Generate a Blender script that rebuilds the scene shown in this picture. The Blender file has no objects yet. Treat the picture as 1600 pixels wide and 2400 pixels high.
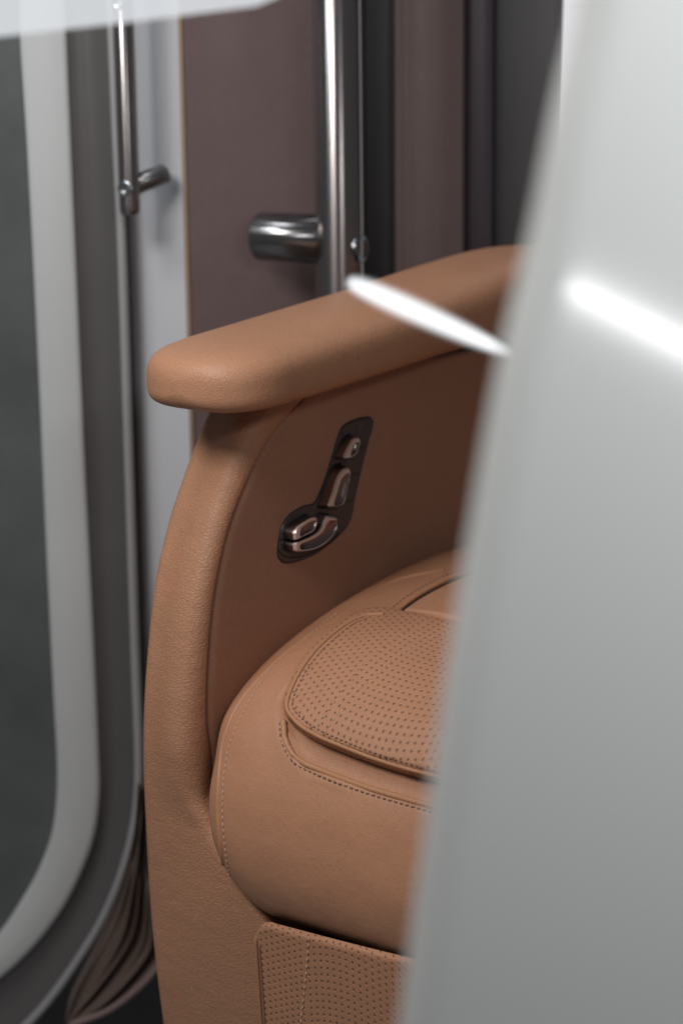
import bpy, bmesh, math, random
from mathutils import Vector, Matrix
from mathutils.bvhtree import BVHTree
random.seed(4)
SC = bpy.context.scene
COL = SC.collection
rad = math.radians

# ------------------------------------------------------------------ camera
LENS, PITCH, ROLL = 70.0, rad(13), rad(-.62)
CAM = Vector((0, 0, .85))
fw = Vector((0, math.cos(PITCH), -math.sin(PITCH)))
up0 = Vector((0, math.sin(PITCH), math.cos(PITCH)))
rt0 = Vector((1, 0, 0))
rt = rt0*math.cos(ROLL) + up0*math.sin(ROLL)
up = up0*math.cos(ROLL) - rt0*math.sin(ROLL)
cd = bpy.data.cameras.new('camera')
cam = bpy.data.objects.new('camera', cd)
COL.objects.link(cam)
M = Matrix((rt, up, -fw)).transposed().to_4x4()
M.translation = CAM
cam.matrix_world = M
cd.sensor_fit = 'VERTICAL'
cd.sensor_height = 36
cd.sensor_width = 24
cd.lens = LENS
cd.clip_start = .02
cd.clip_end = 50
cd.dof.use_dof = True
cd.dof.focus_distance = 1.50
cd.dof.aperture_fstop = 3.9
SC.camera = cam

# ------------------------------------------------------------------ world, light, exposure
w = bpy.data.worlds.new('World')
SC.world = w
w.use_nodes = True
w.node_tree.nodes['Background'].inputs[0].default_value = (.88, .91, .96, 1)
w.node_tree.nodes['Background'].inputs[1].default_value = .095
SC.view_settings.view_transform = 'Standard'
SC.view_settings.look = 'None'
SC.view_settings.exposure = 0
SC.view_settings.gamma = 1
SC.view_settings.use_curve_mapping = False


def area(name, loc, target, sx, sy, power, color, spin=0.):
    l = bpy.data.lights.new(name, 'AREA')
    l.shape = 'RECTANGLE'
    l.size, l.size_y = sx, sy
    l.energy, l.color = power, color
    o = bpy.data.objects.new(name, l)
    COL.objects.link(o)
    d = Vector(target) - Vector(loc)
    q = d.to_track_quat('-Z', 'Y')
    o.rotation_mode = 'QUATERNION'
    from mathutils import Quaternion
    o.rotation_quaternion = q @ Quaternion((0, 0, 1), spin)
    o.location = loc
    return o


area('key_lamp', (-.60, .78, 1.36), (-.10, 1.5, .45), .44, .30, 9.6, (1, .965, .93))
area('ceiling_lamp', (-.45, 1.25, 2.35), (-.1, 1.7, .5), .8, .3, 6, (.93, .96, 1))
area('window_fill', (-.60, 1.35, 1.35), (-.42, 1.92, .85), .35, .2, 2.9, (.88, .94, 1))  # added fill without a fitting, brightens the upper window rim and doors
area('door_fill', (.32, .40, 1.07), (.24, .66, .66), .36, .10, 2.55, (.97, .99, 1))  # added fill close above the pale door, grades it from the top down

# ------------------------------------------------------------------ picture ray helpers (for tracing outlines on real surfaces)
K = 2400/36*LENS


def ray(x, y):
    return fw + rt*((x-800)/K) - up*((y-1200)/K)


def proj(P):
    d = P - CAM
    s = d.dot(fw)
    return (800 + K*d.dot(rt)/s, 1200 - K*d.dot(up)/s)


def atY(x, y, Y):
    d = ray(x, y)
    return CAM + d*(Y/d.y)


def onplane(x, y, P0, N):
    d = ray(x, y)
    return CAM + d*((P0-CAM).dot(N)/d.dot(N))


AZ = rad(40)
B = Vector((math.sin(AZ), math.cos(AZ), 0))      # towards the seat's back
R = Vector((math.cos(AZ), -math.sin(AZ), 0))     # across the seat
Z = Vector((0, 0, 1))
O = atY(480, 1580, 1.5)
O.z = 0


def W(r, u, z):
    return O + R*r + B*u + Z*z


def loc(P):
    q = P - O
    return q.dot(R), q.dot(B), q.z


def onr(x, y, r=0.):
    return onplane(x, y, O + R*r, R)


def onu(x, y, u=0.):
    return onplane(x, y, O + B*u, B)


# ------------------------------------------------------------------ mesh helpers
def link(name, me, mat=None, parent=None, smooth=True):
    o = bpy.data.objects.new(name, me)
    COL.objects.link(o)
    if mat:
        me.materials.append(mat)
    if smooth:
        for p in me.polygons:
            p.use_smooth = True
    if parent:
        o.parent = parent
        o.matrix_parent_inverse = parent.matrix_world.inverted() if parent.type != 'EMPTY' else Matrix.Translation(-Vector(parent.location))
    return o


def mesh(name, vs, fs, mat=None, parent=None, smooth=True, uvf=None):
    me = bpy.data.meshes.new(name)
    me.from_pydata([tuple(v) for v in vs], [], fs)
    me.validate()
    bm = bmesh.new()
    bm.from_mesh(me)
    bmesh.ops.recalc_face_normals(bm, faces=bm.faces)
    bm.to_mesh(me)
    bm.free()
    if uvf:
        uv = me.uv_layers.new(name='UVMap')
        for p in me.polygons:
            c = p.center
            for li in p.loop_indices:
                uv.data[li].uv = uvf(me.vertices[me.loops[li].vertex_index].co, c)
    return link(name, me, mat, parent, smooth)


def grid(rows, closed_u=False, caps=False):
    n, m = len(rows), len(rows[0])
    vs = [v for row in rows for v in row]
    fs = []
    for i in range(n-1):
        for j in range(m if closed_u else m-1):
            k = (j+1) % m
            fs.append((i*m+j, i*m+k, (i+1)*m+k, (i+1)*m+j))
    if caps:
        fs.append(tuple(range(m-1, -1, -1)))
        fs.append(tuple((n-1)*m+j for j in range(m)))
    return vs, fs


def catmull(pts, n):
    """n points through a polyline, even in length"""
    pts = [Vector(p) for p in pts]
    P = [pts[0]*2-pts[1]] + pts + [pts[-1]*2-pts[-2]]
    out = []
    for i in range(1, len(P)-2):
        a, b, c, d = P[i-1:i+3]
        for k in range(16):
            t = k/16
            out.append(.5*((2*b)+(c-a)*t+(2*a-5*b+4*c-d)*t*t+(3*b-3*c+d-a)*t**3))
    out.append(P[-2])
    return resample(out, n)


def resample(p, n):
    L = [0]
    for a, b in zip(p, p[1:]):
        L.append(L[-1] + (b-a).length)
    out, j = [], 0
    for i in range(n):
        s = L[-1]*i/(n-1)
        while j < len(L)-2 and L[j+1] < s:
            j += 1
        t = (s-L[j])/max(1e-9, L[j+1]-L[j])
        out.append(p[j].lerp(p[j+1], min(1, max(0, t))))
    return out


def tube(path, r, n=10, caps=True, refn=None):
    rows = []
    N = None
    for i, p in enumerate(path):
        t = (path[min(i+1, len(path)-1)] - path[max(i-1, 0)]).normalized()
        if N is None:
            N = t.orthogonal().normalized()
        N = (N - t*N.dot(t)).normalized()
        Bn = t.cross(N)
        rr = r(i/(len(path)-1)) if callable(r) else r
        rows.append([p + N*(math.cos(2*math.pi*k/n)*rr) + Bn*(math.sin(2*math.pi*k/n)*rr) for k in range(n)])
    return grid(rows, True, caps)


def steel(name, vf, m, mt, parent=None):
    """a turned or brushed tube: u runs along the axis, for the brushing"""
    v_, f_ = vf
    o = mesh(name, v_, f_, mt, parent)
    uv = o.data.uv_layers.new(name='UVMap')
    for p in o.data.polygons:
        vi = [o.data.loops[l].vertex_index for l in p.loop_indices]
        js = [i % m for i in vi]
        wrap = max(js)-min(js) > 1
        for l, i, j in zip(p.loop_indices, vi, js):
            if len(vi) > 4:
                uv.data[l].uv = (o.data.vertices[i].co.x, o.data.vertices[i].co.z)
            else:
                uv.data[l].uv = (i//m, (j+m if wrap and j == 0 else j)/m)
    return o


def merge(parts):
    vs, fs = [], []
    for v, f in parts:
        o = len(vs)
        vs += v
        fs += [tuple(i+o for i in q) for q in f]
    return vs, fs


def stitches(path, step=.0048, ln=.0031, r=.00052, lift=None, skip=None):
    L = sum((b-a).length for a, b in zip(path, path[1:]))
    n = max(2, int(L/step))
    fine = resample(path, n*4+1)
    out = []
    for i in range(n):
        c = fine[i*4+2]
        t = (fine[i*4+3]-fine[i*4+1]).normalized()
        t = (t + Vector((random.uniform(-.09, .09),)*3)).normalized()
        h = ln/2*random.uniform(.9, 1.1)
        seg = [c-t*h, c-t*h*.8, c, c+t*h*.8, c+t*h]
        prof = [.35, .9, 1.1, .9, .35]
        if lift:
            seg = [s + lift for s in seg]
        out.append(tube(seg, lambda q: r*prof[round(q*4)], 6))
    return merge(out)


def prism(outline, nvec, depth):
    """outline: 3D loop; extrude along nvec by depth"""
    n = len(outline)
    vs = list(outline) + [p + nvec*depth for p in outline]
    fs = [tuple(range(n)), tuple(range(2*n-1, n-1, -1))]
    fs += [(i, (i+1) % n, n+(i+1) % n, n+i) for i in range(n)]
    return vs, fs


def box(p0, ex, ey, ez):
    c = [p0 + ex*a + ey*b + ez*d for d in (0, 1) for a, b in ((0, 0), (1, 0), (1, 1), (0, 1))]
    return c, [(0, 3, 2, 1), (4, 5, 6, 7), (0, 1, 5, 4), (1, 2, 6, 5), (2, 3, 7, 6), (3, 0, 4, 7)]


def bevel(o, wd, seg=3, ang=35):
    m = o.modifiers.new('bevel', 'BEVEL')
    m.width, m.segments, m.limit_method = wd, seg, 'ANGLE'
    m.angle_limit = rad(ang)
    m.harden_normals = False
    return o


def wn(o):
    o.modifiers.new('wn', 'WEIGHTED_NORMAL')
    return o


def thing(name, label, cat, at=(0, 0, 0), group=None):
    o = bpy.data.objects.new(name, None)
    o.empty_display_size = .05
    COL.objects.link(o)
    o.location = at
    o['label'], o['category'] = label, cat
    if group:
        o['group'] = group
    return o


def tag(o, label, cat):
    o['label'], o['category'] = label, cat
    return o


# ------------------------------------------------------------------ materials
def mat(name, col, rough=.5, metal=0., **kw):
    m = bpy.data.materials.new(name)
    m.use_nodes = True
    b = m.node_tree.nodes['Principled BSDF']
    b.inputs['Base Color'].default_value = (*col, 1)
    b.inputs['Roughness'].default_value = rough
    b.inputs['Metallic'].default_value = metal
    for k, v in kw.items():
        b.inputs[k.replace('_', ' ')].default_value = v
    return m


def nd(m, t, **kw):
    n = m.node_tree.nodes.new(t)
    for k, v in kw.items():
        if k in ('i',):
            for a, b in v.items():
                n.inputs[a].default_value = b
        else:
            setattr(n, k, v)
    return n


def math_(m, op, a, b=None, c=None):
    n = m.node_tree.nodes.new('ShaderNodeMath')
    n.operation = op
    for i, v in enumerate((a, b, c)):
        if v is None:
            continue
        if isinstance(v, (int, float)):
            n.inputs[i].default_value = v
        else:
            m.node_tree.links.new(v, n.inputs[i])
    return n.outputs[0]


def leather(name, col, rough=.5, grain=520, bump=.35, perf=None, stag=True, wrinkle=.25, spec=.34, aniso=(1, 1, 1), gd=.0006):
    m = mat(name, col, rough)
    nt, L = m.node_tree, m.node_tree.links
    bs = nt.nodes['Principled BSDF']
    bs.inputs['Specular IOR Level'].default_value = spec
    tc = nd(m, 'ShaderNodeTexCoord')
    mp = nd(m, 'ShaderNodeMapping', i={'Scale': aniso})
    L.new(tc.outputs['Object'], mp.inputs[0])
    warp = nd(m, 'ShaderNodeTexNoise', i={'Scale': 90., 'Detail': 2.})
    L.new(mp.outputs[0], warp.inputs['Vector'])
    va = nd(m, 'ShaderNodeVectorMath', operation='MULTIPLY_ADD')
    va.inputs[1].default_value = (.006, .006, .006)
    L.new(warp.outputs['Color'], va.inputs[0])
    L.new(mp.outputs[0], va.inputs[2])
    vo = nd(m, 'ShaderNodeTexVoronoi', feature='DISTANCE_TO_EDGE', i={'Scale': float(grain)})
    L.new(va.outputs[0], vo.inputs['Vector'])
    cells = math_(m, 'MINIMUM', math_(m, 'MULTIPLY', vo.outputs['Distance'], 3.2), 1.)
    n2 = nd(m, 'ShaderNodeTexNoise', i={'Scale': grain*.38, 'Detail': 2., 'Roughness': .5})
    L.new(va.outputs[0], n2.inputs['Vector'])
    h = math_(m, 'ADD', math_(m, 'MULTIPLY', cells, .6), math_(m, 'MULTIPLY', n2.outputs['Fac'], .9))
    n3 = nd(m, 'ShaderNodeTexNoise', i={'Scale': 26., 'Detail': 3., 'Roughness': .55})
    L.new(mp.outputs[0], n3.inputs['Vector'])
    # slow soft undulation
    b0 = nd(m, 'ShaderNodeBump', i={'Strength': wrinkle, 'Distance': .004})
    L.new(n3.outputs['Fac'], b0.inputs['Height'])
    b1 = nd(m, 'ShaderNodeBump', i={'Strength': bump, 'Distance': gd})
    L.new(h, b1.inputs['Height'])
    L.new(b0.outputs[0], b1.inputs['Normal'])
    nrm = b1.outputs[0]
    # colour mottling of the hide
    n4 = nd(m, 'ShaderNodeTexNoise', i={'Scale': 9., 'Detail': 5., 'Roughness': .6})
    L.new(tc.outputs['Object'], n4.inputs['Vector'])
    mx = nd(m, 'ShaderNodeMixRGB', i={'Color1': (*[c*.86 for c in col], 1), 'Color2': (*[min(1, c*1.10) for c in col], 1)})
    L.new(n4.outputs['Fac'], mx.inputs[0])
    colout = mx.outputs[0]
    mc = nd(m, 'ShaderNodeMixRGB', blend_type='MULTIPLY', i={'Fac': .35})
    cr = nd(m, 'ShaderNodeValToRGB')
    cr.color_ramp.elements[0].color = (.55, .5, .45, 1)
    cr.color_ramp.elements[1].position = .35
    L.new(cells, cr.inputs[0])
    L.new(colout, mc.inputs['Color1'])
    L.new(cr.outputs[0], mc.inputs['Color2'])
    colout = mc.outputs[0]
    rr = math_(m, 'ADD', math_(m, 'MULTIPLY', n4.outputs['Fac'], .14), rough-.07)
    L.new(rr, bs.inputs['Roughness'])
    if perf:
        sa, sb, rd = perf
        sx = nd(m, 'ShaderNodeSeparateXYZ')
        L.new(tc.outputs['UV'], sx.inputs[0])
        vv = math_(m, 'DIVIDE', sx.outputs[1], sb)
        row = math_(m, 'FLOOR', vv)
        odd = math_(m, 'MULTIPLY', math_(m, 'PINGPONG', row, 1.), .5 if stag else 0.)
        uu = math_(m, 'ADD', math_(m, 'DIVIDE', sx.outputs[0], sa), odd)
        fu = math_(m, 'MULTIPLY', math_(m, 'SUBTRACT', math_(m, 'FRACT', uu), .5), sa)
        fv = math_(m, 'MULTIPLY', math_(m, 'SUBTRACT', math_(m, 'FRACT', vv), .5), sb)
        d = math_(m, 'SQRT', math_(m, 'ADD', math_(m, 'MULTIPLY', fu, fu), math_(m, 'MULTIPLY', fv, fv)))
        mr = nd(m, 'ShaderNodeMapRange', interpolation_type='SMOOTHSTEP')
        mr.inputs['From Min'].default_value = rd*.7
        mr.inputs['From Max'].default_value = rd*1.3
        L.new(d, mr.inputs['Value'])
        mx2 = nd(m, 'ShaderNodeMixRGB', i={'Color1': (*[c*.40 for c in col], 1)})
        L.new(mr.outputs[0], mx2.inputs[0])
        L.new(colout, mx2.inputs['Color2'])
        colout = mx2.outputs[0]
        mr2 = nd(m, 'ShaderNodeMapRange', interpolation_type='SMOOTHSTEP')
        mr2.inputs['From Min'].default_value = rd*.6
        mr2.inputs['From Max'].default_value = rd*2.0
        L.new(d, mr2.inputs['Value'])
        b2 = nd(m, 'ShaderNodeBump', i={'Strength': .7, 'Distance': .0008})
        L.new(mr2.outputs[0], b2.inputs['Height'])
        L.new(nrm, b2.inputs['Normal'])
        nrm = b2.outputs[0]
    L.new(colout, bs.inputs['Base Color'])
    L.new(nrm, bs.inputs['Normal'])
    return m


def metal(name, col, rough=.25, brush=(1, 1, 60), amt=.12, m_=1., an=0.):
    m = mat(name, col, rough, m_)
    L = m.node_tree.links
    bs = m.node_tree.nodes['Principled BSDF']
    tc = nd(m, 'ShaderNodeTexCoord')
    mp = nd(m, 'ShaderNodeMapping', i={'Scale': brush})
    L.new(tc.outputs['Object'], mp.inputs[0])
    n = nd(m, 'ShaderNodeTexNoise', i={'Scale': 40., 'Detail': 4.})
    L.new(mp.outputs[0], n.inputs['Vector'])
    L.new(math_(m, 'ADD', math_(m, 'MULTIPLY', n.outputs['Fac'], amt*2), rough-amt), bs.inputs['Roughness'])
    if an:
        bs.inputs['Anisotropic'].default_value = an
        tg = nd(m, 'ShaderNodeTangent', direction_type='UV_MAP')
        L.new(tg.outputs[0], bs.inputs['Tangent'])
    b = nd(m, 'ShaderNodeBump', i={'Strength': .04, 'Distance': .0004})
    L.new(n.outputs['Fac'], b.inputs['Height'])
    L.new(b.outputs[0], bs.inputs['Normal'])
    return m


def paint(name, col, rough=.35, var=.06, scale=3., coat=0.):
    m = mat(name, col, rough, 0., Coat_Weight=coat, Coat_Roughness=.12)
    L = m.node_tree.links
    bs = m.node_tree.nodes['Principled BSDF']
    tc = nd(m, 'ShaderNodeTexCoord')
    n = nd(m, 'ShaderNodeTexNoise', i={'Scale': scale, 'Detail': 5., 'Roughness': .65})
    L.new(tc.outputs['Object'], n.inputs['Vector'])
    mx = nd(m, 'ShaderNodeMixRGB', i={'Color1': (*[c*(1-var) for c in col], 1), 'Color2': (*[min(1, c*(1+var)) for c in col], 1)})
    L.new(n.outputs['Fac'], mx.inputs[0])
    L.new(mx.outputs[0], bs.inputs['Base Color'])
    n2 = nd(m, 'ShaderNodeTexNoise', i={'Scale': 220., 'Detail': 2.})
    L.new(tc.outputs['Object'], n2.inputs['Vector'])
    b = nd(m, 'ShaderNodeBump', i={'Strength': .12, 'Distance': .0006})
    L.new(n2.outputs['Fac'], b.inputs['Height'])
    L.new(b.outputs[0], bs.inputs['Normal'])
    return m


TAN = (.45, .225, .130)
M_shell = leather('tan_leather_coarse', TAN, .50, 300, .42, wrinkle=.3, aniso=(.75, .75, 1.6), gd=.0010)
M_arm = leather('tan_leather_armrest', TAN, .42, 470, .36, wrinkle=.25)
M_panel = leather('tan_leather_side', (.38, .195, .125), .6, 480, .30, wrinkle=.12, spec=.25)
M_cush = leather('tan_leather_cushion', (.465, .228, .130), .47, 560, .26, wrinkle=.5)
PC = (.465, .228, .130)
M_perf = leather('tan_leather_perforated', PC, .5, 600, .2, perf=(.0062, .0058, .00092), wrinkle=.2)
M_perf_b = leather('tan_leather_perforated_rows', PC, .5, 600, .2, perf=(.0062, .0060, .00092), stag=False, wrinkle=.2)
M_perf2 = leather('tan_leather_perforated_leg', PC, .5, 600, .2, perf=(.0054, .0060, .00085), wrinkle=.2)
M_perf2_b = leather('tan_leather_perforated_leg_rows', PC, .5, 600, .2, perf=(.0064, .0056, .00085), stag=False, wrinkle=.2)
M_pipe = leather('tan_leather_piping', (.47, .23, .12), .45, 600, .15, wrinkle=.0)
M_thread = mat('pale_thread', (.50, .33, .24), .7)
M_thread2 = mat('brown_thread', (.22, .12, .085), .7)
M_black = mat('black_gap', (.012, .012, .014), .5)
M_bezel = paint('dark_brown_plastic', (.070, .052, .046), .38, .1, 20)
M_button = metal('warm_satin_metal', (.80, .66, .61), .38, (1, 1, 1), .04, .6)  # pale base carries the highlight of the button bevels
M_bside = metal('plum_shaded_metal', (.30, .23, .215), .32, (1, 1, 1), .04)  # darker copy of the button metal: shade on walls and dish put in colour
M_steel = metal('brushed_steel', (.28, .255, .25), .22, (1, 1, .02), .05, .93, .9)
M_steel2 = metal('satin_steel_standoff', (.24, .235, .235), .2, (.2, .2, 20), .05, .93, .93)
M_screw = metal('screw_steel', (.55, .58, .60), .18, (1, 1, 1), .05)
M_chrome = metal('polished_trim', (.42, .37, .35), .3, (1, 1, .02), .06, .45)
M_white = paint('white_lacquer', (.52, .52, .54), .38, .04, 2.5)
M_rim = paint('white_rim', (.47, .47, .465), .32, .05, 4)
M_gasket = paint('grey_rubber', (.09, .083, .081), .34, .12, 6)
M_bead = mat('pale_bead', (.40, .39, .39), .3, .3)
M_glass = paint('dark_window_glass', (.088, .094, .093), .3, .5, 7)  # blotchy reflections on the pane put into the colour as mottling
M_taupe = leather('taupe_door_leather', (.215, .155, .150), .34, 300, .12, wrinkle=.2, spec=.6)
M_tape = leather('taupe_upholstery', (.19, .135, .125), .5, 300, .15, wrinkle=.2)
M_darkw = paint('charcoal_panel', (.045, .041, .042), .38, .15, 5)
M_darkp = paint('plum_panel', (.055, .040, .050), .35, .1, 5)
M_front = mat('pale_grey_lacquer', (.675, .683, .665), .55, 0., Coat_Weight=1., Coat_Roughness=.11)
M_floor = paint('dark_floor', (.3, .31, .32), .6, .25, 60)
M_wood = mat('tan_edge', (.30, .21, .15), .6)


def emis(name, col, st, alpha=1.):
    m = bpy.data.materials.new(name)
    m.use_nodes = True
    nt = m.node_tree
    nt.nodes.clear()
    out = nt.nodes.new('ShaderNodeOutputMaterial')
    e = nt.nodes.new('ShaderNodeEmission')
    e.inputs[0].default_value = (*col, 1)
    e.inputs[1].default_value = st
    if alpha < 1:
        t = nt.nodes.new('ShaderNodeBsdfTransparent')
        mx = nt.nodes.new('ShaderNodeMixShader')
        mx.inputs[0].default_value = alpha
        nt.links.new(t.outputs[0], mx.inputs[1])
        nt.links.new(e.outputs[0], mx.inputs[2])
        nt.links.new(mx.outputs[0], out.inputs[0])
    else:
        nt.links.new(e.outputs[0], out.inputs[0])
    return m


# ================================================================== SETTING
fl = mesh('floor', [(-3, -1, -.24), (3, -1, -.24), (3, 5, -.24), (-3, 5, -.24)], [(0, 1, 2, 3)], M_floor)
fl['kind'] = 'structure'


def up3(p, z0=.0, z1=1.6):
    return Vector((p.x, p.y, z0)), Vector((p.x, p.y, z1))


# ---- window door at the left -------------------------------------------------
S = 1.0204
YW = 1.90
in_l = [(40, -150), (45, 80), (62, 350), (85, 800), (105, 1250), (122, 1600), (130, 1750), (128, 1850), (115, 1930), (80, 2020), (40, 2090), (0, 2150), (-60, 2215), (-160, 2270), (-300, 2310)]
rim_l = [(145, -150), (150, 0), (160, 250), (175, 600), (195, 1050), (215, 1450), (228, 1750), (229, 1830), (218, 1920), (190, 2000), (150, 2080), (100, 2150), (50, 2205), (0, 2248), (-80, 2310), (-180, 2350), (-300, 2375)]
gas_l = [(240, -150), (245, 0), (258, 300), (270, 550), (285, 1000), (300, 1450), (309, 1700), (309, 1800), (298, 1900), (268, 2010), (225, 2110), (170, 2200), (110, 2285), (50, 2352), (-20, 2410), (-140, 2470), (-300, 2500)]


def line3(pl, Y, n=90):
    return catmull([atY(x*S, y*S, Y) for x, y in pl], n)


def ribbon(name, a, b, mt, parent, ya=0., yb=0., dome=0., k=8):
    """a band between two outlines with thickness towards +y"""
    rows = []
    for p, q in zip(a, b):
        row = []
        row.append(p + Vector((0, ya+.03, 0)))
        for j in range(k+1):
            t = j/k
            e = math.sin(math.pi*t)
            v = p.lerp(q, t)
            row.append(v + Vector((0, ya*(1-t)+yb*t - dome*e, 0)))
        row.append(q + Vector((0, yb+.03, 0)))
        rows.append(row)
    v, f = grid(rows)
    o = mesh(name, v, f, mt, parent)
    return o


win = thing('window_door', 'door with dark window in a pale rounded rim and grey rubber seal', 'door', atY(180, 1200, YW) * 1)
win.location.z = 0
i3, r3, g3 = line3(in_l, YW), line3(rim_l, YW), line3(gas_l, YW)
ribbon('window_rim', i3, r3, M_rim, win, .004, .0, .003)
ribbon('rubber_seal', [p+Vector((0, .003, 0)) for p in r3], g3, M_gasket, win, 0, -.004, -.008, 14)
# thin bright edge bead
tv = tube([p+Vector((.004, -.002, -.001)) for p in g3], .0046, 12)
mesh('edge_bead', *tv, M_bead, win)
# pane: fan of the inner outline to the left
far = [Vector((-1.2, YW+.02, p.z)) for p in i3]
v, f = grid([[p+Vector((0, .02, 0)), q] for p, q in zip(i3, far)])
mesh('window_pane', v, f, M_glass, win)

# ---- steel post -----------------------------------------------------------
YP = 1.93
pv = []
a0, a1 = atY(266, 0, YP), atY(322, 1400, YP)
xx0, xx1 = a0.x, atY(322, 0, YP).x
post = tube([Vector((atY(292, 0, YP).x, YP+.012, .12)), Vector((atY(292, 0, YP).x, YP+.012, .8)), Vector((atY(292, 0, YP).x, YP+.012, 1.7))], .0125, 28)
tag(mesh('steel_post', *post, M_chrome), 'slim polished steel post behind the thin handle, running down beside the white cabinet door', 'post')

# ---- partition: white panel facing left, taupe door facing right ------------
YC = 1.90
pc = atY(438, 600, YC)
pc.z = -.24
dl = Vector((-math.cos(rad(28)), math.sin(rad(28)), 0))
dr = Vector((math.cos(rad(30)), math.sin(rad(30)), 0))
nl = Vector((-math.sin(rad(28)), -math.cos(rad(28)), 0))
nr = Vector((math.sin(rad(30)), -math.cos(rad(30)), 0))
wp = thing('cabinet_door', 'white lacquered cabinet door with a slim steel handle, left of the taupe door', 'cabinet door', pc)
v, f = box(pc+dl*.0022+Z*.36, dl*.075, -nl*.018, Z*1.5)
bevel(mesh('door_leaf', v, f, M_white, wp, False), .0015)
td = thing('taupe_door', 'dark taupe glossy door behind the armrest carrying a thick steel bar handle', 'door', pc)
v, f = box(pc+dr*.0025, dr*.172, -nr*.02, Z*1.9)
bevel(mesh('door_leaf', v, f, M_taupe, td, False), .002)
v, f = box(pc+Vector((-.0022, -.001, 0)), Vector((.0042, 0, 0)), Vector((0, .012, 0)), Z*1.9)
bevel(mesh('door_edge', v, f, M_wood, td, False), .001)

# thin handle on the white panel
hx = 1.86
ht = atY(284, -60, hx)
hb = atY(303, 505, hx)
hb.x = ht.x = atY(301, 380, hx).x
bar = [Vector((hb.x, hx, z)) for z in (hb.z, hb.z+.0012, hb.z+.004, hb.z+.009)] + [Vector((hb.x, hx, hb.z+.02)), Vector((hb.x, hx, 1.3))]
RB = .0096
rs = [.0066, .0083, .0093, RB, RB, RB]
v, f = tube(bar, lambda q: rs[round(q*5)], 32)
sl = steel('slim_handle', (v, f), 32, M_steel, wp)
s0 = atY(300, 440, hx)
s1 = atY(381, 409, hx+.025)
v, f = tube([s0, s0.lerp(s1, .9), s1+(s1-s0)*.05], .0092, 28)
steel('standoff', (v, f), 28, M_steel2, sl)


def screw(P, N, r, parent, mt=None):
    """socket head screw: rim, dish and socket turned about N"""
    prof = [(0, -.0006), (.30, -.0006), (.34, .0008), (.42, .0012), (.62, .0013), (.78, .0021), (.92, .0018), (1, .0004), (1, -.002)]
    t = N.orthogonal().normalized()
    b = N.cross(t)
    rows = []
    for rr, h in prof:
        rows.append([P + N*(h*r/.006*.55) + (t*math.cos(a)+b*math.sin(a))*(max(rr, .001)*r) for a in [2*math.pi*k/28 for k in range(28)]])
    v, f = grid(rows, True)
    o = mesh('screw', v, f, mt or M_screw, parent)
    return o


nsc = (CAM - s0)
nsc.z = 0
nsc.normalize()
nsc = (nsc + Vector((-.45, 0, 0))).normalized()
sp = Vector((hb.x, hx, atY(294, 441, hx).z)) + nsc*(RB-.0006)
screw(sp, nsc, .0074, sl)
screw(sp + Z*(atY(275, 8, hx).z - atY(294, 441, hx).z), nsc, .0064, sl)

# thick handle on the taupe door
hy = 1.87
bx = atY(794, 400, hy).x
RBb = .0228
v, f = tube([Vector((bx, hy, .25)), Vector((bx, hy, .6)), Vector((bx, hy, 1.4))], RBb, 48)
bh = steel('bar_handle', (v, f), 48, M_steel, td)
q0 = atY(762, 561, hy)
q1 = atY(612, 554, hy+.035)
v, f = tube([q0, q0.lerp(q1, .985), q1, q1+(q1-q0)*.02], lambda q: [.0228, .0228, .0226, .021][round(q*3)], 40)
steel('standoff', (v, f), 40, M_steel2, bh)
ns = Vector((.90, -.44, 0)).normalized()
screw(Vector((bx, hy, atY(830, 581, hy).z)) + ns*(RBb-.0016), ns, .0140, bh, metal('dark_screw_steel', (.16, .16, .165), .25, (1, 1, 1), .04))

# ---- right of the door: dark reveal, upholstered pillar, panels --------------
YR = 2.06


def vstrip(name, xa, xb, Y, mt, label, cat, dome=0., thick=.04, y_ref=300, k=14):
    A, Bb = atY(xa, y_ref, Y), atY(xb, y_ref, Y)
    rows = []
    for z in (-.24, .4, .8, 1.2, 1.7):
        row = [Vector((A.x, Y+thick, z))]
        for j in range(k+1):
            t = j/k
            e = (1-abs(2*t-1)**3)
            row.append(Vector((A.x+(Bb.x-A.x)*t, Y-dome*e, z)))
        row.append(Vector((Bb.x, Y+thick, z)))
        rows.append(row)
    v, f = grid(rows)
    o = mesh(name, v, f, mt)
    tag(o, label, cat)
    o['kind'] = 'thing'
    return o


vstrip('door_reveal', 852, 930, YR+.03, M_darkw, 'dark glossy charcoal strip between the thick bar handle and the stitched pillar', 'trim', .0)
pl = thing('padded_pillar', 'taupe upholstered pillar with a stitched edge, right of the dark strip', 'pillar', (atY(1000, 300, YR).x, YR, 0))
A, Bb = atY(925, 300, YR), atY(1086, 300, YR)
rows = []
for z in (-.24, .4, .8, 1.2, 1.7):
    row = []
    for j in range(25):
        t = j/24
        d = .0
        if t < .14:
            d = -.003*math.sin(math.pi*t/.14)
        elif t > .16:
            d = -.014*math.sin(math.pi*(t-.16)/.84)**.7
        row.append(Vector((A.x+(Bb.x-A.x)*t, YR+d, z)))
    rows.append([row[0]+Vector((0, .05, 0))] + row + [row[-1]+Vector((0, .05, 0))])
v, f = grid(rows)
mesh('pillar_pad', v, f, M_tape, pl)
sx_ = atY(949, 300, YR).x
v, f = stitches([Vector((sx_, YR-.0004, .5)), Vector((sx_, YR-.0004, .9)), Vector((sx_, YR-.0004, 1.3))], .0062, .0042, .0007)
mesh('stitching', v, f, M_tape, pl)
vstrip('plum_panel', 1086, 1152, YR+.02, M_darkp, 'narrow dark plum panel to the right of the taupe pillar', 'panel', .002)
vstrip('charcoal_panel', 1152, 1322, YR+.045, M_darkw, 'charcoal wall panel furthest right, beside the blurred pale door', 'panel', .0)
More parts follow.
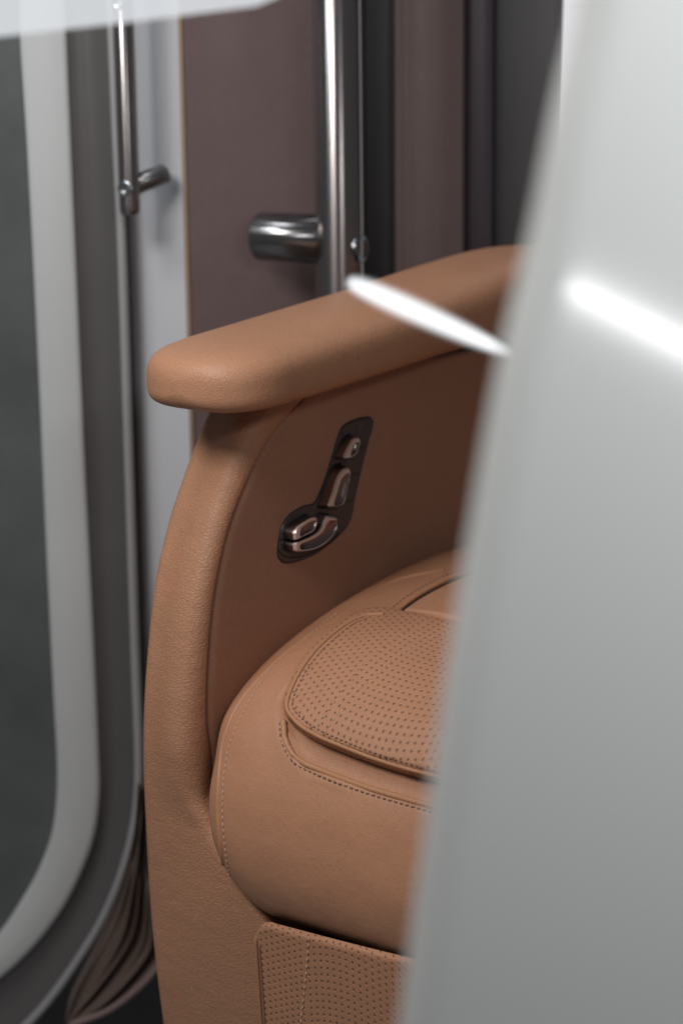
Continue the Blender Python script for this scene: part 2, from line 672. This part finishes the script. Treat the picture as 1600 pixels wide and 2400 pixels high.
vstrip('white_post', 1326, 1440, YR-.02, emis('post_glow', (.93, .93, .97), .85), 'white post with added glow, showing as a bright sliver beside the top of the pale door', 'reflection', .0)  # a post, not a lamp: its brightness is added as emission
# back wall behind everything, so that no void shows from the side
bw = mesh('back_wall', [(-3, 2.6, -.24), (3, 2.6, -.24), (3, 2.6, 2.6), (-3, 2.6, 2.6)], [(0, 1, 2, 3)], M_darkw)
bw['kind'] = 'structure'

# ---- brown cover crumpled between door and seat ------------------------------
fold = [((320, 1830), (318, 1940), (285, 2060), (235, 2190), (195, 2290), (160, 2345), (150, 2380)),
        ((345, 1830), (330, 2040), (330, 2150), (300, 2230), (262, 2300), (215, 2338), (168, 2372))]
Y0 = 1.80


def fold_pt(s, t):
    A = catmull([atY(x*S, y*S, Y0) for x, y in ((316, 1790), (305, 1930), (268, 2060), (215, 2180), (150, 2300), (120, 2400))], 41)
    return A


FA = catmull([atY(x*S, y*S, 1.84) for x, y in ((316, 1800), (306, 1920), (272, 2050), (222, 2165), (165, 2275), (150, 2345))], 61)
FB = catmull([atY(x*S, y*S, 1.80) for x, y in ((345, 1800), (360, 2000), (385, 2160), (352, 2232), (262, 2310), (162, 2352))], 61)
rows = []
for i, (p, q) in enumerate(zip(FA, FB)):
    s = i/60
    row = []
    for j in range(57):
        t = j/56
        v_ = p.lerp(q, t)
        am = .011*math.sin(math.pi*t)**.5*(1-.35*s)
        ph = 2.4*math.sin(3.1*s)+t*17
        hgt = am*(math.sin(ph) + .55*math.sin(2.3*ph+5*s+1.3) + .3*math.sin(t*41-9*s))
        row.append(v_ + Vector((0, -hgt, .2*hgt)))
    rows.append(row)
v, f = grid(rows)
M_cover = mat('brown_cover', (.11, .078, .064), .36, 0.)
pcv = mesh('plastic_cover', v, f, M_cover)
sm = pcv.modifiers.new('s', 'SOLIDIFY')
sm.thickness = .0012
tag(pcv, 'creased dark brown cover gathered on the floor between the window door and the seat', 'cover')
hem = thing_h = tube([p+Vector((0, -.004, 0)) for p in FB[24:]], .0034, 10)
mesh('hem', *hem, M_tape, pcv)

# ================================================================== SEAT
seat = thing('vehicle_seat', 'tan leather vehicle seat with padded armrest, side switches and perforated cushion', 'seat', O - Z*.24)


def interp(tab, x):
    if x <= tab[0][0]:
        return tab[0][1]
    for (a, fa), (b, fb) in zip(tab, tab[1:]):
        if x <= b:
            t = (x-a)/(b-a)
            return fa+(fb-fa)*t
    return tab[-1][1]


def smooth_tab(tab):
    pts = catmull([Vector((a, b, 0)) for a, b in tab], 160)
    return [(p.x, p.y) for p in pts]


UF = smooth_tab([(.0, .006), (.052, -.001), (.115, -.008), (.176, -.012), (.232, -.0135), (.29, -.0138), (.345, -.010), (.397, -.002), (.439, .007), (.482, .0235), (.513, .04), (.555, .066), (.586, .09)])
US = smooth_tab([(.0, .02), (.2, .008), (.30, .005), (.337, .001), (.39, .005), (.441, .015), (.49, .034), (.541, .071), (.569, .110), (.60, .17)])
RC = smooth_tab([(0, .085), (.15, .08), (.2, .06), (.235, .026), (.262, .006), (.28, .0), (.33, 0), (.4, 0), (.6, 0)])
WD = .067
rows = []
NZ = 150
for i in range(NZ+1):
    z = -.24 + (.586+.24)*i/NZ
    uf, us, rc = interp(UF, z), interp(US, z), max(0, interp(RC, z))
    fd = .009*max(0, min(1, (z-.25)/.06))
    row = [(-WD, .60), (-WD, .3), (-WD, uf+.06)]
    a_, b_ = .014, .016
    for k in range(9):
        t = math.pi/2*k/8
        row.append((-WD+a_*(1-math.cos(t)), uf+b_*(1-math.sin(t))))
    for k in range(1, 6):
        t = k/6
        row.append((-WD+a_ + (rc-.014+WD-a_)*t, uf - fd*t*t*(3-2*t) - .001*math.sin(math.pi*t)))
    cu = min(.009, max(.004, us-uf-.003))+fd
    for k in range(11):
        t = math.pi/2*k/10
        row.append((rc-.014*(1-math.sin(t)), uf-fd+cu*(1-math.cos(t))))
    if rc > .002:
        row += [(rc, uf-fd+cu+.002), (rc, .05), (rc*.5, .052), (-.006, .055), (-.006, .60)]
    else:
        us2 = max(us, uf-fd+cu+.001)
        row += [(0, us2-.0016), (-.0006, us2-.0006), (-.002, us2+.0001), (-.0055, us2+.0004), (-.0055, .60)]
    rows.append([W(r_, u_, z) for r_, u_ in row])
v, f = grid(rows, True, True)
mesh('side_shell', v, f, M_shell, seat)

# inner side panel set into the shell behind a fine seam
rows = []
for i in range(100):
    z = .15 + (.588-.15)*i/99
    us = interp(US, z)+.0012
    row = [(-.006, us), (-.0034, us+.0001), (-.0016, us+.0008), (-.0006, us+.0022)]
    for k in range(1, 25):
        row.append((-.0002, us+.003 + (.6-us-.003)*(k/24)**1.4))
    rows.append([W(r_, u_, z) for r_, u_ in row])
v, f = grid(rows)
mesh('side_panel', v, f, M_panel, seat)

# armrest pad
ZT = smooth_tab([(-.03, .629), (.0, .630), (.07, .6355), (.24, .650), (.35, .663), (.44, .6715), (.52, .668), (.66, .655)])
ZB = smooth_tab([(-.03, .5825), (.07, .5835), (.22, .591), (.33, .596), (.66, .602)])
RI = smooth_tab([(-.03, .056), (.05, .054), (.2, .046), (.33, .040), (.66, .038)])
RO = smooth_tab([(-.03, -.073), (.07, -.079), (.24, -.086), (.44, -.082), (.66, -.07)])
U0 = -.018
CAPL = .072
st = []
for i in range(15):
    t = i/14
    st.append(U0 + CAPL*(1-math.cos(t*math.pi/2)))
st += [U0+CAPL + (.62-U0-CAPL)*(k/40) for k in range(1, 41)]
rows = []
NS = 64
for u in st:
    t = min(1, (u-U0)/CAPL)
    e = max(.02, (1-(1-t)**2.45)**(1/2.45))
    ri, ro = interp(RI, u), interp(RO, u)
    c, hw = (ri+ro)/2 + .006*(1-t), (ri-ro)/2*e
    zt, zb = interp(ZT, u), interp(ZB, u)
    ez = max(.25, (1-(1-t)**5)**(1/3.))
    side = zb + (zt-zb)*.42
    zt2 = side + (zt-side)*ez
    zb2 = side - (side-zb)*ez
    row = []
    for k in range(NS):
        a = 2*math.pi*k/NS
        ca, sa = math.cos(a), math.sin(a)
        if sa >= 0:
            n = 3.1
            x = abs(ca)**(2/n)*(1 if ca > 0 else -1)
            y = abs(sa)**(2/n)
            row.append(W(c+x*hw, u, side+(zt2-side)*y))
        else:
            n = 3.6
            x = abs(ca)**(2/n)*(1 if ca > 0 else -1)
            y = abs(sa)**(2/n)
            row.append(W(c+x*hw, u, side-(side-zb2)*y))
    rows.append(row)
v, f = grid(rows, True, True)
arm = mesh('armrest', v, f, M_arm, seat)
ss = arm.modifiers.new('sub', 'SUBSURF')
ss.levels = ss.render_levels = 1

# ---- cushion ---------------------------------------------------------------
P0 = [(0, .60, .375), (0, .40, .392), (0, .287, .400), (0, .20, .391), (0, .12, .374), (0, .06, .352), (0, .020, .329), (.000, .004, .298), (.003, -.006, .270), (.014, -.013, .243), (.030, -.0135, .222), (.055, -.0135, .203), (.075, -.006, .192), (.085, .03, .185)]
P1 = [(.06, .60, .40), (.06, .40, .418), (.06, .287, .424), (.06, .20, .417), (.06, .12, .402), (.06, .055, .381), (.06, .005, .350), (.062, -.022, .312), (.064, -.034, .277), (.07, -.037, .249), (.08, -.033, .224), (.09, -.022, .204), (.10, -.004, .193), (.11, .03, .187)]
NSX, NR = 150, 130
def _sh(P):
    out = []
    for r_, u_, z_ in P:
        k_ = max(0, min(1, (.345-z_)/.04))
        k2 = max(0, min(1, (.255-z_)/.04))
        out.append((r_ + .0095*k_*(1-.55*k2), u_, z_))
    return out


P0, P1 = _sh(P0), _sh(P1)
c0 = catmull(P0, NSX)
c1 = catmull(P1, NSX)


def cushion_rows(dent=None):
    rows = []
    for i in range(NSX):
        a, b = c0[i], c1[i]
        row = [W(a.x-.001, a.y+.02, a.z-.012)]
        for j in range(NR):
            q = j/(NR-1)
            if q < .35:
                t = q/.35
                t = t**1.35
                e = math.sqrt(max(0, 1-(1-t)**2))
                r_ = a.x+(b.x-a.x)*t
                k = e**.9
            else:
                t = (q-.35)/.65
                r_ = b.x+(.50-b.x)*t
                k = 1
            u_, z_ = a.y+(b.y-a.y)*k, a.z+(b.z-a.z)*k
            # gentle sag of the seat top to the middle and a slight bow of the front
            m_ = max(0, min(1, (r_-.05)/.2))
            sm_ = m_*m_*(3-2*m_)
            wt = max(0, min(1, (u_-.02)/.1))
            z_ -= .012*sm_*wt
            row.append(W(r_, u_, z_))
        rows.append(row)
    return rows


crow = cushion_rows()
cv, cf = grid(crow)
BV = BVHTree.FromPolygons([tuple(p) for p in cv], cf)


def cast(x, y, bv=BV):
    d = ray(x, y).normalized()
    h = bv.ray_cast(CAM, d)
    if h[0] is None:
        return None
    n = h[1]
    if n.dot(d) > 0:
        n = -n
    return h[0], n


def castline(px, n, lift=0., bv=BV):
    pts = catmull([Vector((x, y, 0)) for x, y in px], n)
    out = []
    for p in pts:
        h = cast(p.x, p.y, bv)
        if h:
            out.append(h[0]+h[1]*lift)
    return out


flap_front = [(664, 1664), (672, 1683), (699, 1708), (740, 1733), (782, 1751), (865, 1783), (947, 1809), (1022, 1830), (1120, 1862), (1300, 1915)]
flap_back = [(1300, 1520), (1150, 1485), (1070, 1468), (1000, 1453), (935, 1440), (890, 1434), (856, 1437), (820, 1452), (775, 1484), (735, 1522), (699, 1570), (678, 1612), (666, 1644)]
rec_front = [(656, 1640), (660, 1694), (667, 1738), (697, 1785), (765, 1818), (865, 1855), (968, 1885), (1100, 1925), (1300, 1990)]
rec_back = [(1300, 1530), (1070, 1475), (935, 1446), (856, 1445), (775, 1492), (699, 1572), (672, 1612)]
poly = [Vector((p.x, p.y)) for p in catmull([Vector((x, y, 0)) for x, y in rec_front + rec_back], 150)]


def pdist(P, poly):
    """signed distance, positive inside"""
    ins = False
    best = 1e9
    n = len(poly)
    for i in range(n):
        a, b = poly[i], poly[(i+1) % n]
        if (a.y > P.y) != (b.y > P.y) and P.x < (b.x-a.x)*(P.y-a.y)/(b.y-a.y)+a.x:
            ins = not ins
        ab = b-a
        t = max(0, min(1, (P-a).dot(ab)/max(1e-9, ab.length_squared)))
        best = min(best, (P-(a+ab*t)).length)
    return best if ins else -best


me = bpy.data.meshes.new('cushion')
me.from_pydata([tuple(p) for p in cv], [], cf)
nv = [vv.normal.copy() for vv in me.vertices]
dented = []
for p, n in zip(cv, nv):
    x, y = proj(p)
    q = p
    if 600 < x < 1320 and 1380 < y < 2020:
        if n.dot(p-CAM) > 0:
            n = -n
        s = pdist(Vector((x, y)), poly)
        if s > 0:
            t = min(1, s/20)
            q = p - n*(.0075*t*t*(3-2*t))
        else:
            t = max(0, 1+s/16)
            q = p + n*(.0012*t)
    dented.append(q)
bpy.data.meshes.remove(me)
cush = mesh('cushion', dented, cf, M_cush, seat)
BVD = BVHTree.FromPolygons([tuple(p) for p in dented], cf)

# edge seam of the cushion: welt plus a row of stitches
edge_in = [(790, 1437), (708, 1500), (637, 1563), (580, 1652), (543, 1732), (527, 1805), (522, 1888), (524, 1945), (534, 2030), (546, 2070), (562, 2100), (600, 2140)]
es = castline(edge_in, 170, .0003, BVD)
v, f = stitches(es, .0050, .0032, .0006)
mesh('stitching', v, f, M_thread, cush)
edge_w = [(1040, 1335), (918, 1364), (816, 1433), (714, 1499), (633, 1565), (560, 1650), (526, 1728), (514, 1801), (510, 1888), (513, 1945), (524, 2030), (545, 2090), (575, 2125)]
ew = castline(edge_w, 200, -.0006, BVD)
v, f = tube(ew, .0022, 10)
mesh('piping', v, f, M_pipe, cush)
# seam under the flap
rw = castline([(664, 1690), (670, 1738), (699, 1781), (765, 1812), (865, 1849), (968, 1879), (1100, 1917), (1250, 1965)], 150, .0004, BVD)
v, f = tube(rw, .0024, 10)
mesh('piping', v, f, M_pipe, cush)
rw = castline([(655, 1690), (661, 1740), (691, 1789), (760, 1823), (862, 1860), (964, 1890), (1100, 1929), (1250, 1977)], 150, .0002, BVD)
v, f = stitches(rw, .0052, .0034, .0008)
mesh('stitching', v, f, M_thread2, cush)
# seam on the top at the back
sv = castline([(932, 1440), (965, 1415), (1010, 1387), (1072, 1358), (1160, 1330)], 60, .0002, BVD)
v, f = tube(sv, .0009, 8)
mesh('seam', v, f, M_black, cush)
sv = castline([(928, 1438), (960, 1411), (1006, 1382), (1070, 1352), (1160, 1324)], 60, .0010, BVD)
v, f = tube(sv, .0020, 8)
mesh('piping', v, f, M_pipe, cush)
sv = castline([(905, 1437), (945, 1404), (995, 1373), (1060, 1343), (1160, 1313)], 60, .0003, BVD)
v, f = stitches(sv, .0052, .0032, .0006)
mesh('stitching', v, f, M_thread2, cush)

# raised pads laid on the cushion
def pad(name, outline, hgt, mt, edge=.10, uvf=None, nring=26, n=170, under=.006, dome=0., bv=BV):
    pl_ = catmull([Vector((x, y, 0)) for x, y in outline + outline[:1]], n+1)[:-1]
    cx = sum(p.x for p in pl_)/n
    cy = sum(p.y for p in pl_)/n
    c = Vector((cx, cy, 0))
    ts = [0, .004, .010, .018, .03, .045, .065] + [.065+(1-.065)*(k/nring) for k in range(1, nring)]
    rows = []
    for i, t in enumerate(ts):
        row = []
        for p in pl_:
            d = (c-p)
            if t < .065:                     # rim measured in picture units so that it stays even
                q = p + d.normalized()*(t/.065*22)
            else:
                q0 = p + d.normalized()*22
                q = q0.lerp(c, (t-.065)/(1-.065))
            h = cast(q.x, q.y, bv) or cast(min(q.x, 1250), q.y, bv)
            k = min(1, t/.045)
            hh = -under + (hgt+under)*math.sqrt(max(0, 1-(1-k)**2))
            hh += dome*(max(0, min(1, (t-.03)/.6)))**.6
            row.append(h[0]+h[1]*hh)
        rows.append(row)
    v_, f_ = grid(rows, True)
    m0 = len(rows)-1
    v_.append(sum(rows[-1], Vector())/n)
    ci = len(v_)-1
    f_ += [(m0*n+j, m0*n+(j+1) % n, ci) for j in range(n)]
    return mesh(name, v_, f_, mt, seat, True, uvf), rows


ROT = rad(38)


C1L = [0]
for _a, _b in zip(c1, c1[1:]):
    C1L.append(C1L[-1] + math.hypot(_b.y-_a.y, _b.z-_a.z))
_mem = {}


def arc_s(u_, z_):
    k_ = (round(u_, 5), round(z_, 5))
    if k_ not in _mem:
        best = min(range(len(c1)-1), key=lambda i: (c1[i].y-u_)**2+(c1[i].z-z_)**2)
        i0 = max(1, min(len(c1)-2, best))
        d_ = Vector((c1[i0+1].y-c1[i0-1].y, c1[i0+1].z-c1[i0-1].z)).normalized()
        _mem[k_] = -(C1L[i0] + (Vector((u_, z_))-Vector((c1[i0].y, c1[i0].z))).dot(d_))
    return _mem[k_]


def flap_uv(co, c):
    q = co   # mesh is in world axes
    r_, u_, z_ = loc(q)
    s_ = arc_s(u_, z_)
    cr_ = loc(c)[0]
    if cr_ < RSTF:
        return (s_, r_)
    return (r_, s_ - 2.6*(r_-RSTF-.05)**2)


RSTF = sum(loc(p)[0] for p in castline([(769, 1706), (815, 1640), (865, 1595)], 9))/9


def second(o, m2, thr):
    o.data.materials.append(m2)
    for p in o.data.polygons:
        if loc(p.center)[0] >= thr:
            p.material_index = 1


flap, fr = pad('perforated_pad', flap_front + flap_back, .0085, M_perf, uvf=flap_uv, dome=.004)
fv = [p for row in fr for p in row]
nn_ = len(fr[0])
ff = []
for i in range(len(fr)-1):
    for j in range(nn_):
        k = (j+1) % nn_
        ff.append((i*nn_+j, i*nn_+k, (i+1)*nn_+k, (i+1)*nn_+j))
BVF = BVHTree.FromPolygons([tuple(p) for p in fv], ff)
second(flap, M_perf_b, RSTF)
# welt along the flap's lower edge and up its side
wl = castline([(900, 1440), (856, 1443), (820, 1458), (778, 1488), (740, 1524), (705, 1571), (684, 1612), (673, 1646), (676, 1668), (703, 1699), (744, 1724), (786, 1742), (867, 1774), (949, 1800), (1024, 1820), (1120, 1851)], 220, .0002, BVF)
v, f = tube(wl, .0017, 8)
mesh('piping', v, f, M_pipe, flap)
sl_ = castline([(862, 1449), (830, 1462), (790, 1492), (750, 1530), (718, 1573), (697, 1612), (686, 1645), (690, 1664), (715, 1690), (752, 1713), (792, 1731), (870, 1762), (952, 1788), (1030, 1810), (1120, 1840)], 220, .0002, BVF)
v, f = stitches(sl_, .0048, .0027, .0007)
mesh('stitching', v, f, M_thread2, flap)
ml = castline([(758, 1722), (769, 1706), (815, 1640), (865, 1595), (918, 1548), (989, 1505), (1060, 1480)], 120, .0002, BVF)
v, f = stitches(ml, .0056, .0026, .0006)
mesh('stitching', v, f, M_thread, flap)
# second smooth pad further back
pad2, _ = pad('smooth_pad', [(941, 1436), (975, 1411), (1020, 1386), (1080, 1361), (1180, 1335), (1300, 1330), (1300, 1505), (1150, 1473), (1070, 1457), (1000, 1444)], .0035, M_cush, n=120, nring=12, under=.004)

v, f = box(W(.02, .035, -.235), R*.44, B*.5, Z*.415)
bevel(mesh('seat_base', v, f, M_darkw, seat, False), .004)

# ---- leg rest ---------------------------------------------------------------
UL = -.030
lt = loc(onu(600, 2175, UL))
ZTL = .1975
RL0 = loc(onu(598, 2300, UL))[0]


def legpt(r_, z_, out=0.):
    tilt = (ZTL-z_)*.06
    return W(r_, UL - out + tilt - .004*math.sin(max(0, min(1, (r_-RL0)/.3))*math.pi), z_)


def top_z(r_):
    d = max(0, r_-RL0)
    rr = .016
    z_ = ZTL + .0135*d/.14
    if d < rr:
        z_ -= rr - math.sqrt(max(0, rr*rr-(rr-d)**2))
    return z_


ncol, nrow = 120, 90
sr = [RL0 + .42*(k/(ncol-1))**1.5 for k in range(ncol)]
rows = []
# back edge row, rounding, front face
for i in range(nrow):
    row = []
    for r_ in sr:
        zt = top_z(r_)
        if i < 8:
            t = i/7*math.pi/2
            e = .003
            row.append(legpt(r_, zt - e*(1-math.sin(t)), 0) + B*(e*math.cos(t)) + Z*0 if False else legpt(r_, zt, 0) + B*(e*math.cos(t)) - Z*(e*(1-math.sin(t)))*0 - Z*(e*(1-math.cos(math.pi/2-t)))*0 + Z*(-e*(math.sin(t))*1 if False else 0) + (Z*(-(e)*(1-math.cos(t)))))
        else:
            t = (i-7)/(nrow-8)
            row.append(legpt(r_, zt-.003 - (zt-.003+.12)*t, 0))
    # left side return
    rows.append([row[0]+B*.03, row[0]+B*.008-R*.0004, row[0]+B*.003+R*.0002] + [p for p in row[1:]])
v, f = grid(rows)
rst = loc(onu(717, 2290, UL))[0]
rcen = loc(onu(817, 2300, UL))[0]
zcen = loc(onu(776, 2360, UL))[2]


def leg_uv(co, c):
    r_, u_, z_ = loc(co)
    z_ += max(0, u_-UL-(ZTL-z_)*.06+.002)
    cr_ = loc(c)[0]
    if cr_ < rst:
        return (z_, r_)
    return (r_, z_ + 5.5*(r_-rcen)**2)


leg = mesh('leg_rest', v, f, M_perf2, seat, True, leg_uv)
second(leg, M_perf2_b, rst)
BVL = BVHTree.FromPolygons([tuple(p) for p in v], f)
pp = [legpt(RL0+.0012, z_, .0006) for z_ in (.03, .06, .09, .12, .15, .172)]
for k in range(8):
    a = math.pi/2*k/7
    pp.append(legpt(RL0+.0012+.015*(1-math.cos(a)), ZTL-.017+.0155*math.sin(a), .0002) + B*(.006*math.sin(a)))
v, f = tube(catmull(pp, 90), .0016, 8)
mesh('piping', v, f, M_pipe, leg)
pp2 = [legpt(RL0+.0050, z_, .0002) for z_ in (.03, .06, .09, .12, .15, .178)]
v, f = tube(catmull(pp2, 60), .0007, 6)
mesh('seam', v, f, M_thread2, leg)
stl = castline([(726, 2192), (722, 2230), (716, 2300), (709, 2360), (700, 2450)], 60, .0002, BVL)
v, f = stitches(stl, .0062, .0036, .00075)
mesh('stitching', v, f, M_thread, leg)

# ---- switch panel -------------------------------------------------------------
def zc(x, y):
    return (620 + x/5.227, 950 + y/5.227)


def loop(px, r_, n):
    p = catmull([onr(*zc(x, y), r_) for x, y in px + px[:1]], n+1)[:-1]
    return p


def scaled(lp, k, off=Vector()):
    c = sum(lp, Vector())/len(lp)
    return [c + (p-c)*k + off for p in lp]


bez = [(1262, 150), (1305, 178), (1316, 240), (1240, 520), (1160, 850), (1090, 1160), (1060, 1340), (1000, 1480), (900, 1590), (750, 1720), (600, 1820), (400, 1900), (260, 1920), (190, 1885), (165, 1820), (170, 1700), (200, 1520), (250, 1410), (350, 1310), (480, 1240), (590, 1210), (650, 1130), (740, 920), (830, 620), (920, 330), (985, 245), (1130, 175)]
b0_ = loop(bez, .0002, 130)
sw = bevel(mesh('switch_panel', *prism(scaled(b0_, 1., -R*.001), R, .0022), M_bezel, seat, False), .0007, 2)
# dark shadow gap round it
ring = merge([tube(scaled(b0_, 1.006)+[scaled(b0_, 1.006)[0]], .0008, 6)])
mesh('gap', *ring, M_black, sw)


def line_(px, r_, rad_, m_, nm='joint'):
    p = catmull([onr(*zc(x, y), r_) for x, y in px], 16)
    mesh(nm, *tube(p, rad_, 6), m_, sw)


M_lip = mat('brown_lip', (.10, .075, .065), .35)
line_([(1188, 222), (1165, 300), (1140, 385)], .0014, .00028, M_lip)
line_([(1060, 655), (1048, 710), (1033, 765)], .0014, .00028, M_lip)
line_([(912, 1270), (900, 1320), (893, 1375)], .0014, .00028, M_lip)
for px in ([(1152, 527), (1195, 515), (1240, 503)], [(1060, 856), (1115, 845), (1168, 830)], [(980, 1183), (1035, 1170), (1094, 1160)], [(600, 1345), (640, 1328), (760, 1345), (900, 1375)], [(175, 1640), (205, 1645), (240, 1650)], [(835, 1270), (828, 1310), (820, 1350)], [(985, 680), (980, 705), (975, 730)]):
    line_(px, .0013, .00042, M_black)
# the low moulding under the lower buttons
low = loop([(190, 1800), (240, 1845), (330, 1868), (470, 1850), (560, 1815), (480, 1800), (330, 1815), (240, 1790)], .0012, 40)
low2 = catmull([onr(*zc(x, y), .0016) for x, y in [(175, 1760), (195, 1815), (250, 1850), (330, 1866), (430, 1858), (540, 1825), (700, 1745), (860, 1620), (905, 1560)]], 50)
mesh('joint', *tube(low2, .0006, 6), M_black, sw)


def button(top, h, dish, kbase=1.10, n=72, ins=.80, off=(0, 0), drop=.0012):
    T = loop(top, h, n)
    c = sum(T, Vector())/n
    base = [c + (p-c)*kbase - R*(h-.0008) for p in T]
    mid = [c + (p-c)*1.035 - R*(h*.42) for p in T]
    m2 = [c + (p-c)*1.012 - R*(.0020) for p in T]
    rimo = [p for p in scaled(T, .93)]
    rimi = [p + R*.0001 for p in scaled(T, .90)]
    D = [p - R*.0001 for p in scaled(loop(dish, h, n), 1.0)]
    D2 = [p - R*drop for p in scaled(loop(dish, h, n), .93)]
    D3 = [p - R*(drop*1.25) for p in scaled(D2, .6)]
    rows = [base, mid, m2, rimo]
    if dish is top:
        rows += [rimi]
    rows += [D, D2, D3]
    v_, f_ = grid(rows, True)
    m0 = (len(rows)-1)*n
    f_.append(tuple(m0+j for j in range(n)))
    o = mesh('rocker_button', v_, f_, M_button, sw)
    o.data.materials.append(M_bside)
    for p in o.data.polygons[:2*n]:
        p.material_index = 1
    for p in o.data.polygons[4*n if dish is not top else 5*n:]:
        p.material_index = 1
    o.data.set_sharp_from_angle(angle=rad(32))
    g = [c + (p-c)*(kbase*1.05) - R*(h-.0014) for p in T]
    mesh('gap', *tube(g+[g[0]], .0009, 6), M_black, sw)
    return o


A_t = [(1162, 400), (1172, 440), (1150, 540), (1120, 600), (1060, 640), (995, 652), (988, 618), (1030, 520), (1085, 430), (1125, 402)]
A_d = [(1160, 455), (1140, 540), (1108, 592), (1060, 622), (1062, 570), (1090, 500), (1128, 455)]
B_t = [(1042, 766), (1054, 800), (1045, 900), (1003, 1100), (962, 1222), (850, 1247), (797, 1243), (797, 1208), (850, 1060), (900, 900), (950, 815), (995, 778)]
B_d = [(1042, 825), (1038, 900), (992, 1100), (950, 1208), (858, 1225), (856, 1180), (890, 1060), (935, 920), (985, 850)]
C_t = [(640, 1375), (650, 1420), (612, 1530), (530, 1580), (440, 1625), (382, 1650), (374, 1600), (375, 1560), (420, 1490), (540, 1412), (600, 1382)]
C_d = [(635, 1400), (640, 1430), (600, 1520), (520, 1570), (440, 1608), (436, 1560), (460, 1495), (550, 1430)]
D_t = [(772, 1360), (890, 1380), (910, 1430), (885, 1530), (800, 1650), (650, 1752), (500, 1790), (392, 1790), (374, 1740), (376, 1694), (440, 1672), (600, 1600), (690, 1530), (740, 1425)]
D_d = [(800, 1410), (885, 1410), (895, 1450), (865, 1540), (780, 1645), (640, 1735), (500, 1770), (445, 1765), (445, 1700), (610, 1625), (715, 1545), (765, 1450)]
button(A_t, .0118, A_d, 1.10)
button(B_t, .0125, B_d, 1.09)
button(C_t, .0128, C_d, 1.04)
button(D_t, .0128, D_d, 1.02)

# ================================================================== GLASS REFLECTIONS AS ADDED GLOWING SHAPES
def lens_tube(p, q, rmax, n=40, pw=.55):
    path = [p.lerp(q, .5-.5*math.cos(math.pi*k/(n-1))) for k in range(n)]
    return tube(path, lambda s: max(.0002, rmax*1.25*(.5-.5*math.cos(math.pi*s))**.30*max(0, .5+.5*math.cos(math.pi*s))**.55), 20)


M_streak = emis('streak_glow', (.95, .98, 1), 1.35, .99)      # emission for a reflection streak in glass, fading towards its sides
_n = M_streak.node_tree
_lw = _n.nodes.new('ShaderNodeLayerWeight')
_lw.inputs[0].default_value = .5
_f = math_(M_streak, 'POWER', math_(M_streak, 'SUBTRACT', 1., _lw.outputs['Facing']), 6.)
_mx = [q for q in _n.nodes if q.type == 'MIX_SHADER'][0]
_n.links.new(math_(M_streak, 'MULTIPLY', _f, .74), _mx.inputs[0])
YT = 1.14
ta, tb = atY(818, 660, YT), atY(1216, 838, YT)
lt_ = mesh('streak_reflection', *lens_tube(ta-(tb-ta)*.03, tb+(tb-ta)*.03, .0145), M_streak)  # no real tube: added glowing shape for the streak reflected in glass
tag(lt_, 'slim white glass reflection, added as a glowing streak, slanting across the back of the armrest', 'reflection')
M_wedge = emis('wedge_glow', (.93, .96, 1), .82, .55)  # reflection in the glass, added as a half-clear glowing shape
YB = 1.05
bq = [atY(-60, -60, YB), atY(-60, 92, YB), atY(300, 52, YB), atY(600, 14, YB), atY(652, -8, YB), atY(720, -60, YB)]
lb = mesh('wedge_reflection', *prism(bq, Vector((0, 1, 0)), .004), M_wedge, None, False)
tag(lb, 'wide pale glass reflection, added as a glowing wedge, crossing the top left corner', 'reflection')

# ================================================================== PALE DOOR CLOSE TO THE CAMERA
YF = .66
edge = [(1392, -250), (1352, 0), (1290, 280), (1236, 560), (1163, 870), (1088, 1300), (1040, 1600), (1006, 1850), (966, 2150), (934, 2400), (905, 2650)]
E3 = catmull([atY(x, y, YF) for x, y in edge], 60)
rows = []
for p in E3:
    row = [p + Vector((.02, .030, 0)), p + Vector((.004, .026, 0))]
    for k in range(7):
        a = math.pi/2*k/6
        row.append(p + Vector((.006*(1-math.sin(a)), .006*(1-math.sin(a)) if False else .012*math.cos(a), 0)))
    for k in range(1, 14):
        row.append(p + Vector((.006+.5*(k/13)**1.5, .035*(k/13)**2*0, 0)))
    rows.append(row)
v, f = grid(rows)
pd = mesh('pale_door', v, f, M_front)
tag(pd, 'pale grey lacquered door edge, close to the camera and out of focus', 'door')

# the lamp whose reflection runs across the pale door
def mirror(x, y, t):
    p = atY(x, y, YF)
    d = (p-CAM).normalized()
    return p + Vector((d.x, -d.y, d.z))*t


m0, m1 = mirror(1312, 662, .42), mirror(1760, 888, .42)
mc_ = (m0+m1)/2
ll = bpy.data.lights.new('strip_lamp', 'AREA')
ll.shape = 'RECTANGLE'
ll.size, ll.size_y = (m1-m0).length, .008
ll.energy, ll.color = .15, (1, 1, 1)
lo_ = bpy.data.objects.new('strip_lamp', ll)
COL.objects.link(lo_)
xa_ = (m1-m0).normalized()
za_ = Vector((0, -1, 0))
za_ = (za_ - xa_*za_.dot(xa_)).normalized()
ya_ = za_.cross(xa_)
MM = Matrix((xa_, ya_, za_)).transposed().to_4x4()
MM.translation = mc_
lo_.matrix_world = MM

for o_ in SC.objects:
    if o_.parent is None and 'category' in o_:
        o_['kind'] = 'thing'
